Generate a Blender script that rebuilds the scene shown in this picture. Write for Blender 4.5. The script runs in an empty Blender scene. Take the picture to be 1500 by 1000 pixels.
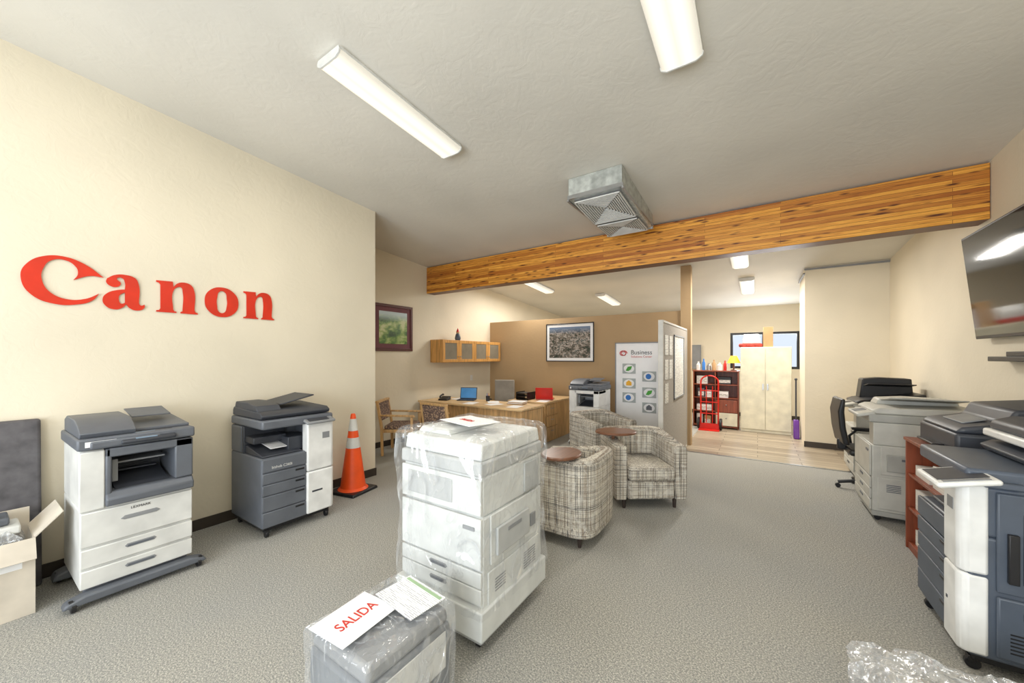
import bpy, bmesh, math, random
from mathutils import Vector, Matrix, noise
random.seed(3)
S=bpy.context.scene
C=S.collection
CW,CWN=0.073,3.78
def zc(y): return CWN-CW*y
def lin(c):
    c=c/255.0
    return c/12.92 if c<=0.04045 else ((c+0.055)/1.055)**2.4
def L3(rgb): return (lin(rgb[0]),lin(rgb[1]),lin(rgb[2]),1)
# ---------------------------------------------------------------- materials
class NT:
    def __init__(s,name):
        s.m=bpy.data.materials.new(name); s.m.use_nodes=True
        s.t=s.m.node_tree; s.n=s.t.nodes; s.b=s.n['Principled BSDF']; s.out=s.n['Material Output']
    def add(s,typ,**k):
        nd=s.n.new(typ)
        for a,v in k.items(): setattr(nd,a,v)
        return nd
    def link(s,a,b): s.t.links.new(a,b)
    def coord(s,scale=(1,1,1),rot=(0,0,0)):
        tc=s.add('ShaderNodeTexCoord'); mp=s.add('ShaderNodeMapping')
        mp.inputs['Scale'].default_value=scale; mp.inputs['Rotation'].default_value=rot
        s.link(tc.outputs['Object'],mp.inputs['Vector']); return mp.outputs['Vector']
    def noise(s,vec,scale,detail=3,rough=.5,dist=0):
        n=s.add('ShaderNodeTexNoise'); n.inputs['Scale'].default_value=scale
        n.inputs['Detail'].default_value=detail; n.inputs['Roughness'].default_value=rough
        n.inputs['Distortion'].default_value=dist
        s.link(vec,n.inputs['Vector']); return n.outputs['Fac']
    def ramp(s,fac,stops,interp='LINEAR'):
        r=s.add('ShaderNodeValToRGB'); cr=r.color_ramp; cr.interpolation=interp
        while len(cr.elements)<len(stops): cr.elements.new(0.5)
        for e,(p,c) in zip(cr.elements,stops): e.position=p; e.color=c if len(c)==4 else L3(c)
        s.link(fac,r.inputs['Fac']); return r.outputs['Color']
    def mix(s,fac,a,b,typ='MIX'):
        x=s.add('ShaderNodeMix',data_type='RGBA',blend_type=typ)
        if isinstance(fac,(int,float)): x.inputs[0].default_value=fac
        else: s.link(fac,x.inputs[0])
        for v,i in ((a,6),(b,7)):
            if isinstance(v,tuple): x.inputs[i].default_value=v if len(v)==4 else L3(v)
            else: s.link(v,x.inputs[i])
        return x.outputs[2]
    def bump(s,h,strength,dist=.01):
        b=s.add('ShaderNodeBump'); b.inputs['Strength'].default_value=strength; b.inputs['Distance'].default_value=dist
        s.link(h,b.inputs['Height']); return b.outputs['Normal']
    def col(s,c):
        if isinstance(c,tuple): s.b.inputs['Base Color'].default_value=c if len(c)==4 else L3(c)
        else: s.link(c,s.b.inputs['Base Color'])
    def pr(s,**k):
        for a,v in k.items(): s.b.inputs[a.replace('_',' ')].default_value=v
_mc={}
def mat(name,rgb,rough=.5,metal=0,var=.05,scale=6,bump=0,bscale=60,emis=0):
    if name in _mc: return _mc[name]
    t=NT(name); v=t.coord()
    f=t.noise(v,scale,3)
    a=tuple(max(0,min(255,c*(1-var))) for c in rgb); b=tuple(max(0,min(255,c*(1+var))) for c in rgb)
    c=t.ramp(f,[(.3,a),(.7,b)])
    t.col(c); t.pr(Roughness=rough,Metallic=metal)
    if bump: t.link(t.bump(t.noise(v,bscale,2),bump,.004),t.b.inputs['Normal'])
    if emis:
        t.link(c,t.b.inputs['Emission Color']); t.b.inputs['Emission Strength'].default_value=emis
    _mc[name]=t.m; return t.m
def m_plaster(name,rgb,scale=9,strength=.35,dist=.012,var=.03,rough=.75):
    t=NT(name); v=t.coord()
    n1=t.noise(v,scale,4,.55,1.2); n2=t.noise(v,scale*4,3,.5)
    h=t.ramp(n1,[(.42,(0,0,0,1)),(.58,(1,1,1,1))])
    hh=t.mix(.35,h,t.ramp(n2,[(.3,(0,0,0,1)),(.7,(1,1,1,1))]))
    t.link(t.bump(hh,strength,dist),t.b.inputs['Normal'])
    big=t.noise(v,.9,2)
    a=tuple(c*(1-var) for c in rgb); b=tuple(min(255,c*(1+var)) for c in rgb)
    t.col(t.ramp(big,[(.3,a),(.7,b)])); t.pr(Roughness=rough); return t.m
def m_carpet():
    t=NT('carpet_loop'); v=t.coord((1,1,1),(0,0,.3))
    n=t.noise(v,120,2,.85); n2=t.noise(t.coord((1,2.6,1),(0,0,.1)),85,2,.7)
    c1=t.ramp(n,[(.36,(78,80,80)),(.46,(138,137,131)),(.54,(168,164,152)),(.64,(226,222,209))])
    c2=t.ramp(n2,[(.36,(106,108,110)),(.64,(190,185,171))])
    c=t.mix(.42,c1,c2); n3=t.noise(v,.8,2)
    c=t.mix(t.ramp(n3,[(.35,(0,0,0,1)),(.75,(.25,.25,.25,1))]),c,(130,138,148))
    t.col(c); t.pr(Roughness=.95)
    t.link(t.bump(n,.5,.005),t.b.inputs['Normal']); return t.m
def m_planks():
    t=NT('floor_planks'); v=t.coord((1,1,1))
    br=t.add('ShaderNodeTexBrick'); br.inputs['Scale'].default_value=1; br.inputs['Brick Width'].default_value=1.1
    br.inputs['Row Height'].default_value=.15; br.inputs['Mortar Size'].default_value=.006
    br.inputs['Color1'].default_value=L3((186,172,150)); br.inputs['Color2'].default_value=L3((122,108,92)); br.inputs['Mortar'].default_value=L3((76,66,56))
    t.link(v,br.inputs['Vector'])
    g=t.noise(t.coord((2,30,2)),2,4)
    t.col(t.mix(.35,br.outputs['Color'],t.ramp(g,[(.3,(98,86,74)),(.7,(196,182,158))]))); t.pr(Roughness=.35); return t.m
def m_beam():
    t=NT('glulam_wood'); tc=t.add('ShaderNodeTexCoord'); sp=t.add('ShaderNodeSeparateXYZ'); t.link(tc.outputs['Object'],sp.inputs[0])
    cb=t.add('ShaderNodeCombineXYZ'); t.link(sp.outputs['X'],cb.inputs['X']); t.link(sp.outputs['Z'],cb.inputs['Y'])
    br=t.add('ShaderNodeTexBrick'); br.offset=.37; br.inputs['Scale'].default_value=1; br.inputs['Brick Width'].default_value=2.1
    br.inputs['Row Height'].default_value=.038; br.inputs['Mortar Size'].default_value=.0015; br.inputs['Mortar Smooth'].default_value=.3; br.inputs['Bias'].default_value=-.1
    br.inputs['Color1'].default_value=L3((244,184,82)); br.inputs['Color2'].default_value=L3((170,94,30)); br.inputs['Mortar'].default_value=L3((104,56,20))
    t.link(cb.outputs[0],br.inputs['Vector'])
    g=t.noise(t.coord((1.0,1,22)),3,5,.65,1.0)
    c=t.mix(.8,br.outputs['Color'],t.ramp(g,[(.3,(148,96,56)),(.46,(228,202,162)),(.65,(255,246,230))]),'MULTIPLY')
    for sc,th in (((4.2,1,20),.155),((1.9,1,14),.125)):
        vo=t.add('ShaderNodeTexVoronoi'); vo.inputs['Scale'].default_value=1; t.link(t.coord(sc),vo.inputs['Vector'])
        k=t.ramp(vo.outputs['Distance'],[(th*.55,(1,1,1,1)),(th*1.6,(0,0,0,1))])
        c=t.mix(k,c,(86,38,12))
    t.col(c); t.pr(Roughness=.42); return t.m
def m_wood(name,rgb,axis=0,rough=.4):
    if name in _mc: return _mc[name]
    t=NT(name); sc=[18,18,18]; sc[axis]=1.5
    g=t.noise(t.coord(tuple(sc)),1.6,4,.6,.4)
    t.col(t.ramp(g,[(.3,tuple(c*.8 for c in rgb)),(.7,tuple(min(255,c*1.1) for c in rgb))])); t.pr(Roughness=rough)
    _mc[name]=t.m; return t.m
def m_plaid():
    t=NT('plaid_upholstery')
    a=t.noise(t.coord((34,34,.12)),1.0,2,.9); b=t.noise(t.coord((.15,.15,38)),1.0,2,.9); w=t.noise(t.coord(),170,1); br=t.noise(t.coord(),18,2)
    D=(84,80,82); E=(240,237,228); F=(152,134,116); G=(216,211,200)
    st=[(.34,D),(.39,G),(.43,E),(.465,E),(.475,F),(.495,F),(.505,E),(.54,E),(.56,D),(.58,D),(.59,G),(.66,F)]
    ca=t.ramp(a,st); cb=t.ramp(b,st)
    c=t.mix(.9,ca,cb,'MULTIPLY')
    c=t.mix(t.ramp(br,[(.52,(0,0,0,1)),(.66,(.4,.4,.4,1))]),c,(224,220,210))
    c=t.mix(.14,c,t.ramp(w,[(.35,(90,86,84)),(.65,(240,238,232))]))
    t.col(c); t.pr(Roughness=.9); t.link(t.bump(w,.4,.003),t.b.inputs['Normal']); return t.m
def m_check():
    t=NT('woven_check_upholstery'); vo=t.add('ShaderNodeTexVoronoi'); vo.inputs['Scale'].default_value=34; t.link(t.coord(),vo.inputs['Vector'])
    t.col(t.ramp(vo.outputs['Distance'],[(.1,(200,172,136)),(.35,(140,114,98)),(.6,(96,80,74))])); t.pr(Roughness=.9); return t.m
def m_wrap(name,base=.10,amt=.75,scale=7,sc=(1,1,.55)):
    t=NT(name); v=t.coord(sc,(.3,.5,.2))
    n=t.noise(v,scale,2,.5,1.2)
    r=t.ramp(n,[(.455,(0,0,0,1)),(.497,(1,1,1,1)),(.503,(1,1,1,1)),(.53,(0,0,0,1))])
    n2=t.noise(v,scale*2.2,2,.5,1.0)
    r2=t.ramp(n2,[(.475,(0,0,0,1)),(.5,(1,1,1,1)),(.525,(0,0,0,1))])
    mm=t.mix(.35,r,r2)
    bw=t.add('ShaderNodeRGBToBW'); t.link(mm,bw.inputs[0])
    ma=t.add('ShaderNodeMath',operation='MULTIPLY_ADD'); t.link(bw.outputs[0],ma.inputs[0]); ma.inputs[1].default_value=amt*.55; ma.inputs[2].default_value=base
    nb=t.bump(t.ramp(n,[(.3,(0,0,0,1)),(.7,(1,1,1,1))]),1,.08)
    nb2=t.bump(mm,.6,.015)
    gl=t.add('ShaderNodeBsdfGlossy'); gl.inputs['Roughness'].default_value=.12; gl.inputs['Color'].default_value=(1,1,1,1); t.link(nb,gl.inputs['Normal'])
    df=t.add('ShaderNodeBsdfDiffuse'); df.inputs['Color'].default_value=(.86,.89,.93,1); t.link(nb2,df.inputs['Normal'])
    m1=t.add('ShaderNodeMixShader'); m1.inputs[0].default_value=.45; t.link(gl.outputs[0],m1.inputs[1]); t.link(df.outputs[0],m1.inputs[2])
    tr=t.add('ShaderNodeBsdfTransparent'); m2=t.add('ShaderNodeMixShader'); t.link(ma.outputs[0],m2.inputs[0]); t.link(tr.outputs[0],m2.inputs[1]); t.link(m1.outputs[0],m2.inputs[2])
    t.link(m2.outputs[0],t.out.inputs['Surface']); return t.m
def m_lines(name,bg=(238,238,234),fg=(150,150,150),row=.014,w_=.07,vert=False):
    if name in _mc: return _mc[name]
    t=NT(name); tc=t.add('ShaderNodeTexCoord'); sp=t.add('ShaderNodeSeparateXYZ'); t.link(tc.outputs['Object'],sp.inputs[0])
    cb=t.add('ShaderNodeCombineXYZ')
    if vert:
        ad=t.add('ShaderNodeMath',operation='ADD'); t.link(sp.outputs['X'],ad.inputs[0]); t.link(sp.outputs['Y'],ad.inputs[1]); t.link(ad.outputs[0],cb.inputs['X']); t.link(sp.outputs['Z'],cb.inputs['Y'])
    else: t.link(sp.outputs['X'],cb.inputs['X']); t.link(sp.outputs['Y'],cb.inputs['Y'])
    br=t.add('ShaderNodeTexBrick'); br.inputs['Scale'].default_value=1; br.inputs['Brick Width'].default_value=w_; br.inputs['Row Height'].default_value=row; br.inputs['Mortar Size'].default_value=row*.33; br.inputs['Mortar Smooth'].default_value=0
    br.inputs['Color1'].default_value=L3(fg); br.inputs['Color2'].default_value=L3(bg); br.inputs['Mortar'].default_value=L3(bg); br.inputs['Bias'].default_value=-.3
    t.link(cb.outputs[0],br.inputs['Vector'])
    t.col(br.outputs['Color']); t.pr(Roughness=.6); _mc[name]=t.m; return t.m
def m_pic(name,stops,scale=6,sky=None,skyz=0,vw=.5,vs=4):
    t=NT(name); v=t.coord((1,1,1.6)); vo=t.add('ShaderNodeTexVoronoi'); vo.inputs['Scale'].default_value=scale*vs; t.link(v,vo.inputs['Vector'])
    n=t.noise(v,scale,4,.6)
    f=t.mix(vw,t.ramp(n,[(.3,(0,0,0,1)),(.7,(1,1,1,1))]),vo.outputs['Color'])
    bw=t.add('ShaderNodeRGBToBW'); t.link(f,bw.inputs[0])
    c=t.ramp(bw.outputs[0],stops)
    if sky:
        tc=t.add('ShaderNodeTexCoord'); sp=t.add('ShaderNodeSeparateXYZ'); t.link(tc.outputs['Object'],sp.inputs[0])
        mr=t.add('ShaderNodeMapRange'); t.link(sp.outputs['Z'],mr.inputs[0]); mr.inputs[1].default_value=skyz-.12; mr.inputs[2].default_value=skyz+.01
        c=t.mix(mr.outputs[0],c,sky)
    t.col(c); t.pr(Roughness=.25); return t.m
def m_emit(name,rgb,st):
    t=NT(name)
    tc=t.add('ShaderNodeTexCoord'); sp=t.add('ShaderNodeSeparateXYZ'); t.link(tc.outputs['Object'],sp.inputs[0])
    ab=t.add('ShaderNodeMath',operation='ABSOLUTE'); t.link(sp.outputs['X'],ab.inputs[0])
    k=t.ramp(ab.outputs[0],[(.0,tuple(c*.88 for c in rgb)),(.03,tuple(c*.95 for c in rgb)),(.055,rgb),(.085,tuple(c*.92 for c in rgb)),(.105,tuple(c*.84 for c in rgb)),(.128,tuple(c*.74 for c in rgb))])
    t.link(k,t.b.inputs['Emission Color']); t.b.inputs['Emission Strength'].default_value=st
    t.col((150,146,136)); t.pr(Roughness=.4); return t.m

WALL=m_plaster('wall_plaster',(223,213,191),8,.18,.005)
CEIL=m_plaster('ceiling_texture',(212,208,198),7,.13,.007)
TAN=m_plaster('tan_plaster',(176,148,110),7,.18,.005)
CARPET=m_carpet(); PLANK=m_planks(); BEAM=m_beam(); PLAID=m_plaid(); CHECK=m_check()
WRAP=m_wrap('stretch_film',.12,.9,3.2); WRAP2=m_wrap('bubble_film',.26,.9,7,(1,1,1))
OAK=m_wood('oak_wood',(220,186,138),0); OAKZ=m_wood('oak_wood_vertical',(204,164,112),2); CHERRY=m_wood('cherry_wood',(140,70,44),2)
BROWN=m_wood('walnut_tablet',(120,80,58),0,.3)
BASEB=mat('baseboard_vinyl',(58,50,42),.5)
LG=mat('light_grey_plastic',(210,210,206),.45); LG2=mat('warm_grey_plastic',(184,182,173),.45); LG3=mat('deeper_grey_plastic',(160,159,152),.45)
WHITE=mat('white_plastic',(226,226,223),.4); DG=mat('dark_grey_plastic',(94,98,105),.45); DG2=mat('charcoal_plastic',(56,59,66),.45)
BG=mat('blue_grey_plastic',(76,84,96),.4); BLK=mat('black_plastic',(26,26,29),.4); MG=mat('mid_grey_plastic',(134,136,138),.5)
BRW=mat('bright_white_board',(246,246,246),.5,0,.01)
PAPER=mat('paper_white',(242,242,242),.7,0,.01); RED=mat('red_enamel',(200,32,22),.35); REDTXT=mat('red_ink',(196,52,40),.6)
CANON=mat('red_acrylic',(204,44,14),.4); ORANGE=mat('cone_orange',(240,84,22),.45); METAL=mat('brushed_steel',(180,182,184),.3,1.0)
GALV=mat('galvanized_sheet',(190,194,190),.42,.6,.12,14); SCREEN=mat('black_screen',(10,11,13),.07); CARD=mat('cardboard',(186,150,108),.85); CARD2=mat('pale_cardboard',(208,198,182),.85)
BLKTXT=mat('dark_ink',(60,60,66),.6); FAB=mat('grey_panel_fabric',(164,157,148),.9,0,.06,40,.3,200); CREAM=mat('cream_enamel',(222,217,194),.4)
DARKW=mat('dark_worn_panel',(88,85,87),.7,0,.18,9,.3,40); LEGW=mat('dark_leg',(60,50,46),.4); CHFAB=mat('grey_chair_fabric',(156,148,136),.9)
FRAMEW=m_wood('mahogany_frame',(84,34,26),1); GREEN=mat('green_print',(70,160,50),.6); BLUE=mat('blue_print',(50,120,200),.6); YEL=mat('yellow_print',(236,176,40),.6)
SILV=mat('silver_tape',(214,214,210),.3)
# ---------------------------------------------------------------- mesh builder
class M:
    def __init__(s,off=(0,0,0)): s.bm=bmesh.new(); s.o=Vector(off)
    def _f(s,vs,mi):
        try:
            f=s.bm.faces.new(vs); f.material_index=mi
        except ValueError: pass
    def v(s,p): return s.bm.verts.new(Vector(p)-s.o)
    def box(s,x0,x1,y0,y1,z0,z1,mi=0,tx=0,ty=0):
        vs=[s.v(p) for p in ((x0,y0,z0),(x1,y0,z0),(x1,y1,z0),(x0,y1,z0),(x0+tx,y0+ty,z1),(x1-tx,y0+ty,z1),(x1-tx,y1-ty,z1),(x0+tx,y1-ty,z1))]
        for q in ((0,3,2,1),(4,5,6,7),(0,1,5,4),(1,2,6,5),(2,3,7,6),(3,0,4,7)): s._f([vs[i] for i in q],mi)
        return vs
    def wall(s,x0,x1,y0,y1,z0=0,z1=None,mi=0):
        t0=zc(y0) if z1 is None else z1; t1=zc(y1) if z1 is None else z1
        vs=[s.v(p) for p in ((x0,y0,z0),(x1,y0,z0),(x1,y1,z0),(x0,y1,z0),(x0,y0,t0),(x1,y0,t0),(x1,y1,t1),(x0,y1,t1))]
        for q in ((0,3,2,1),(4,5,6,7),(0,1,5,4),(1,2,6,5),(2,3,7,6),(3,0,4,7)): s._f([vs[i] for i in q],mi)
    def prism(s,prof,axis,a0,a1,mi=0):
        def P(p,a): return {'x':(a,p[0],p[1]),'y':(p[0],a,p[1]),'z':(p[0],p[1],a)}[axis]
        A=[s.v(P(p,a0)) for p in prof]; B=[s.v(P(p,a1)) for p in prof]; n=len(prof)
        s._f(A,mi); s._f(B[::-1],mi)
        for i in range(n): s._f([A[i],B[i],B[(i+1)%n],A[(i+1)%n]],mi)
        return A+B
    def lathe(s,prof,c=(0,0,0),seg=28,mi=0,axis='z',sx=1,sy=1):
        rings=[]
        for r,h in prof:
            ring=[]
            for i in range(seg):
                a=2*math.pi*i/seg; p=(r*math.cos(a)*sx,r*math.sin(a)*sy,h)
                if axis=='x': p=(p[2],p[0],p[1])
                if axis=='y': p=(p[0],p[2],p[1])
                ring.append(s.v(Vector(p)+Vector(c)))
            rings.append(ring)
        for a,b in zip(rings,rings[1:]):
            for i in range(seg): s._f([a[i],a[(i+1)%seg],b[(i+1)%seg],b[i]],mi)
        s._f(rings[0][::-1],mi); s._f(rings[-1],mi)
        return [v for r in rings for v in r]
    def cyl(s,c,r,h,axis='z',r2=None,seg=24,mi=0): return s.lathe([(r,0),(r if r2 is None else r2,h)],c,seg,mi,axis)
    def ball(s,c,r,mi=0,sc=(1,1,1),seg=16):
        return s.lathe([(max(.001,r*math.sin(t*math.pi/10)),-r*sc[2]*math.cos(t*math.pi/10)) for t in range(11)],c,seg,mi,'z',sc[0],sc[1])
    def tube(s,pts,r,seg=10,mi=0):
        P=[Vector(p) for p in pts]; rings=[]; n=len(P); up=None
        for i,p in enumerate(P):
            d=(P[min(i+1,n-1)]-P[max(i-1,0)]).normalized()
            if up is None: up=Vector((0,0,1)) if abs(d.z)<.9 else Vector((1,0,0))
            a=d.cross(up)
            if a.length<1e-4: a=d.orthogonal()
            a.normalize(); b=d.cross(a).normalized()
            rings.append([s.v(p+a*r*math.cos(2*math.pi*k/seg)+b*r*math.sin(2*math.pi*k/seg)) for k in range(seg)])
        for i in range(n-1):
            A=rings[i]; B=rings[i+1]
            for k in range(seg): s._f([A[k],A[(k+1)%seg],B[(k+1)%seg],B[k]],mi)
        s._f(rings[0][::-1],mi); s._f(rings[-1],mi)
    def rot(s,vs,ang,axis,c):
        c=Vector(c)-s.o; R=Matrix.Rotation(ang,3,axis)
        for v in vs: v.co=c+R@(v.co-c)
    def obj(s,name,mats,parent=None,bevel=0,seg=2,label=None,cat=None,kind=None,sharp=35,recenter=True,group=None):
        bm=s.bm
        bmesh.ops.recalc_face_normals(bm,faces=bm.faces[:])
        for f in bm.faces: f.smooth=True
        for e in bm.edges:
            if len(e.link_faces)==2 and e.calc_face_angle(0)>math.radians(sharp): e.smooth=False
        loc=Vector((0,0,0))
        if parent is None and recenter:
            xs=[v.co for v in bm.verts]; mn=[min(c[i] for c in xs) for i in range(3)]; mx=[max(c[i] for c in xs) for i in range(3)]
            loc=Vector(((mn[0]+mx[0])/2,(mn[1]+mx[1])/2,mn[2]))
            for v in bm.verts: v.co-=loc
            loc=loc+s.o
        me=bpy.data.meshes.new(name); bm.to_mesh(me); bm.free()
        if not isinstance(mats,(list,tuple)): mats=[mats]
        for m in mats: me.materials.append(m)
        ob=bpy.data.objects.new(name,me); C.objects.link(ob); ob.location=loc
        if parent is not None: ob.parent=parent
        if bevel:
            b=ob.modifiers.new('bevel','BEVEL'); b.width=bevel; b.segments=seg; b.limit_method='ANGLE'; b.angle_limit=math.radians(38)
        if label: ob['label']=label
        if cat: ob['category']=cat
        if kind: ob['kind']=kind
        if group: ob['group']=group
        return ob
def thing(name,label,cat,loc,rz=0,group=None):
    e=bpy.data.objects.new(name,None); e.empty_display_size=.1; C.objects.link(e); e.location=loc; e.rotation_euler=(0,0,math.radians(rz))
    e['label']=label; e['category']=cat
    if group: e['group']=group
    return e
def dup(src,loc,rz=None):
    n=src.copy(); C.objects.link(n); n.location=loc
    if rz is not None: n.rotation_euler=(src.rotation_euler[0],0,math.radians(rz))
    def rec(a,b):
        for ch in a.children:
            if ch==b: continue
            c=ch.copy(); C.objects.link(c); c.parent=b; rec(ch,c)
    rec(src,n); return n
def flat(me,R,U,loc,name,m,parent,label=None):
    ob=bpy.data.objects.new(name,me); C.objects.link(ob); me.materials.clear(); me.materials.append(m)
    ob.location=loc
    R=Vector(R);U=Vector(U);N=R.cross(U)
    ob.rotation_euler=Matrix((R,U,N)).transposed().to_euler()
    if parent: ob.parent=parent
    if label: ob['label']=label
    return ob
def text(s,w,m,loc,R,U,parent,name='lettering',h=None,ext=.0008):
    cu=bpy.data.curves.new('t','FONT'); cu.body=s; cu.align_x='CENTER'; cu.align_y='CENTER'; cu.extrude=ext; cu.size=1
    ob=bpy.data.objects.new('t',cu); C.objects.link(ob)
    me=bpy.data.meshes.new_from_object(ob.evaluated_get(bpy.context.evaluated_depsgraph_get()))
    bpy.data.objects.remove(ob)
    xs=[v.co.x for v in me.vertices]; ys=[v.co.y for v in me.vertices]
    k=w/(max(xs)-min(xs)); ky=k if h is None else h/(max(ys)-min(ys))
    cx=(max(xs)+min(xs))/2; cy=(max(ys)+min(ys))/2
    for v in me.vertices: v.co.x=(v.co.x-cx)*k; v.co.y=(v.co.y-cy)*ky; v.co.z=max(-.0012,min(.0012,v.co.z))
    return flat(me,R,U,loc,name,m,parent)
def glyph(splines,ext):
    cu=bpy.data.curves.new('g','CURVE'); cu.dimensions='2D'; cu.fill_mode='BOTH'; cu.extrude=ext; cu.resolution_u=8
    for sp in splines:
        b=cu.splines.new('BEZIER'); b.bezier_points.add(len(sp)-1); b.use_cyclic_u=True
        for p,q in zip(b.bezier_points,sp):
            p.co=(q[0],q[1],0); t='VECTOR' if len(q)>2 and q[2] else 'AUTO'
            p.handle_left_type=t; p.handle_right_type=t
    ob=bpy.data.objects.new('g',cu); C.objects.link(ob)
    me=bpy.data.meshes.new_from_object(ob.evaluated_get(bpy.context.evaluated_depsgraph_get())); bpy.data.objects.remove(ob)
    return me
FR=(1,0,0); FU=(0,0,1)
# ================================================================ SHELL
XL,XR,XREC=-4.3,1.78,-5.54
YB=11.7; YF=-2.6
st=dict(kind='structure')
m=M(); m.box(-5.7,1.95,YF-.15,6.85,-.1,0); m.box(-5.7,-1.08,6.85,YB+.15,-.1,0); m.obj('floor',CARPET,recenter=False,**st)
m=M(); m.box(-1.08,1.95,6.85,YB+.15,-.1,0.001); m.obj('floor.001',PLANK,recenter=False,**st)
m=M(); m.box(-1.0,1.78,6.83,6.87,0.001,.008); m.obj('trim_1',METAL,**st)
m=M()
A=YF-.15;B=YB+.15
m.prism([(A,zc(A)),(B,zc(B)),(B,zc(B)+.15),(A,zc(A)+.15)],'x',-5.7,1.95); m.obj('ceiling',CEIL,recenter=False,**st)
m=M(); m.wall(XL-.15,XL,YF,3.14); m.wall(XREC,XL-.15,3.0,3.14); m.obj('wall_left',WALL,recenter=False,**st)
m=M(); m.wall(XREC-.15,XREC,3.0,YB+.15); m.obj('wall_alcove',WALL,recenter=False,**st)
m=M(); m.wall(XR,XR+.15,YF-.15,YB+.15); m.obj('wall_right',WALL,recenter=False,**st)
m=M(); m.wall(XREC,-.62,YB,YB+.15); m.wall(.885,XR,YB,YB+.15); m.wall(-.62,.885,YB,YB+.15,0,1.28); m.wall(-.62,.885,YB,YB+.15,2.24,None); m.obj('wall_back',WALL,recenter=False,**st)
m=M(); m.wall(XL-.15,XR,YF-.15,YF,0,.5); m.wall(XL-.15,XR,YF-.15,YF,2.75,None)
for x0,x1 in ((XL-.15,-3.9),(-1.5,-1.1),(1.4,XR)): m.wall(x0,x1,YF-.15,YF,.5,2.75)
m.obj('wall_front',WALL,recenter=False,**st)
m=M(); m.wall(XREC,-1.17,7.36,7.48,0,2.44); m.obj('wall_partition',TAN,recenter=False,**st)
m=M(); m.wall(-1.17,-1.0,7.32,7.48,0,None); m.obj('wall_post',TAN,recenter=False,**st)
m=M(); m.wall(.7,XR,8.35,9.3); m.obj('wall_closet',WALL,recenter=False,**st)
m=M(); m.box(.69,XR,8.325,8.35,zc(8.35)-.045,zc(8.35)-.015); m.box(.675,.7,8.325,9.3,zc(8.35)-.045-.07,zc(8.35)-.09); m.obj('trim_2',MG,**st)
for i,(n,b) in enumerate((('left',(XL,XL+.012,YF,3.152)),('alcove',(XREC,XREC+.012,3.14,7.36)),('right',(XR-.012,XR,YF,8.35)),('closet',(.688,XR,8.338,8.35)),('partition',(XREC,-1.17,7.348,7.36)),('back',(XREC,XR,YB-.012,YB)))):
    m=M(); m.box(b[0],b[1],b[2],b[3],0.001,.1); m.obj('baseboard_'+n,BASEB,**st)
def window(name,x0,x1,y,z0,z1,mull):
    m=M(); t=.06
    m.box(x0,x1,y-.03,y+.06,z0,z0+t); m.box(x0,x1,y-.03,y+.06,z1-t,z1); m.box(x0,x0+t,y-.03,y+.06,z0+t,z1-t); m.box(x1-t,x1,y-.03,y+.06,z0+t,z1-t)
    for k in mull: m.box(k-.03,k+.03,y-.02,y+.05,z0+t,z1-t)
    m.obj(name,BLK,kind='structure')
window('window_1',-3.9,-1.5,YF-.08,.5,2.75,[-2.7]); window('window_2',-1.1,1.4,YF-.08,.5,2.75,[.15]); window('window_3',-.62,.885,YB+.05,1.28,2.24,[.13])
m=M(); m.box(XREC+.005,XR-.005,5.24,5.46,2.86,zc(5.24)-.02); m.obj('ceiling_beam',BEAM,label='exposed glued-laminated timber beam with orange knots spanning the room',cat='beam',bevel=.006)
# ================================================================ lights
LENS=m_emit('light_diffuser',(255,249,232),1.12)
def fixture():
    T=thing('ceiling_light','white wraparound fluorescent fixture, lit, on the textured ceiling','ceiling light',(0,0,0),0,'fluorescent ceiling lights')
    m=M(); m.box(-.10,.10,-.60,.60,-.02,0); m.obj('housing',WHITE,T,.004)
    m=M(); pr=[(-.118,-.008),(-.128,-.03),(-.122,-.052),(-.085,-.072),(.085,-.072),(.122,-.052),(.128,-.03),(.118,-.008)]
    m.prism(pr,'y',-.60,.60)
    m.obj('diffuser',LENS,T)
    for sgn in (-1,1):
        m=M(); pr2=[(a*1.05,b*1.06+.001) for a,b in pr]; y0=.60*sgn; m.prism(pr2,'y',y0,y0+.014*sgn); m.obj('end_cap',LG,T,.002)
        m=M(); m.box(.124*sgn-.005,.124*sgn+.005,-.60,.60,-.026,-.006); m.obj('side_rail',LG,T,.001)
    return T
LT=[(-2.44,2.02),(-.42,2.05),(-4.2,7.36),(-3.2,9.32),(-.25,7.05),(-.18,9.2),(-2.44,-.9),(-.42,-.9)]  # last two are unseen, added behind the camera to boost ambient light
f0=fixture(); ang=math.atan(-CW)
for i,(x,y) in enumerate(LT):
    f=f0 if i==0 else dup(f0,(0,0,0)); f.location=(x,y,zc(y)-.001); f.rotation_euler=(ang,0,0)
    ld=bpy.data.lights.new('lamp','AREA'); ld.shape='RECTANGLE'; ld.size=.22; ld.size_y=1.18; ld.energy=18 if y<5 else 66; ld.color=(1,.965,.90)
    lo=bpy.data.objects.new('fluorescent_lamp',ld); C.objects.link(lo); lo.location=(x,y,zc(y)-.11); lo.rotation_euler=(ang,0,0)
for x,w in ((-2.7,2.3),(.15,2.4)):
    ld=bpy.data.lights.new('daylight','AREA'); ld.shape='RECTANGLE'; ld.size=w; ld.size_y=2.1; ld.energy=130 if x<-1 else 158; ld.color=(.87,.935,1)
    lo=bpy.data.objects.new('window_daylight',ld); C.objects.link(lo); lo.location=(x,YF+.05,1.65); lo.rotation_euler=(math.radians(108),0,0)
ld=bpy.data.lights.new('daylight','AREA'); ld.shape='RECTANGLE'; ld.size=1.4; ld.size_y=.9; ld.energy=55; ld.color=(.9,.95,1)
lo=bpy.data.objects.new('window_daylight',ld); C.objects.link(lo); lo.location=(.13,YB-.03,1.76); lo.rotation_euler=(math.radians(-104),0,0)
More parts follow.
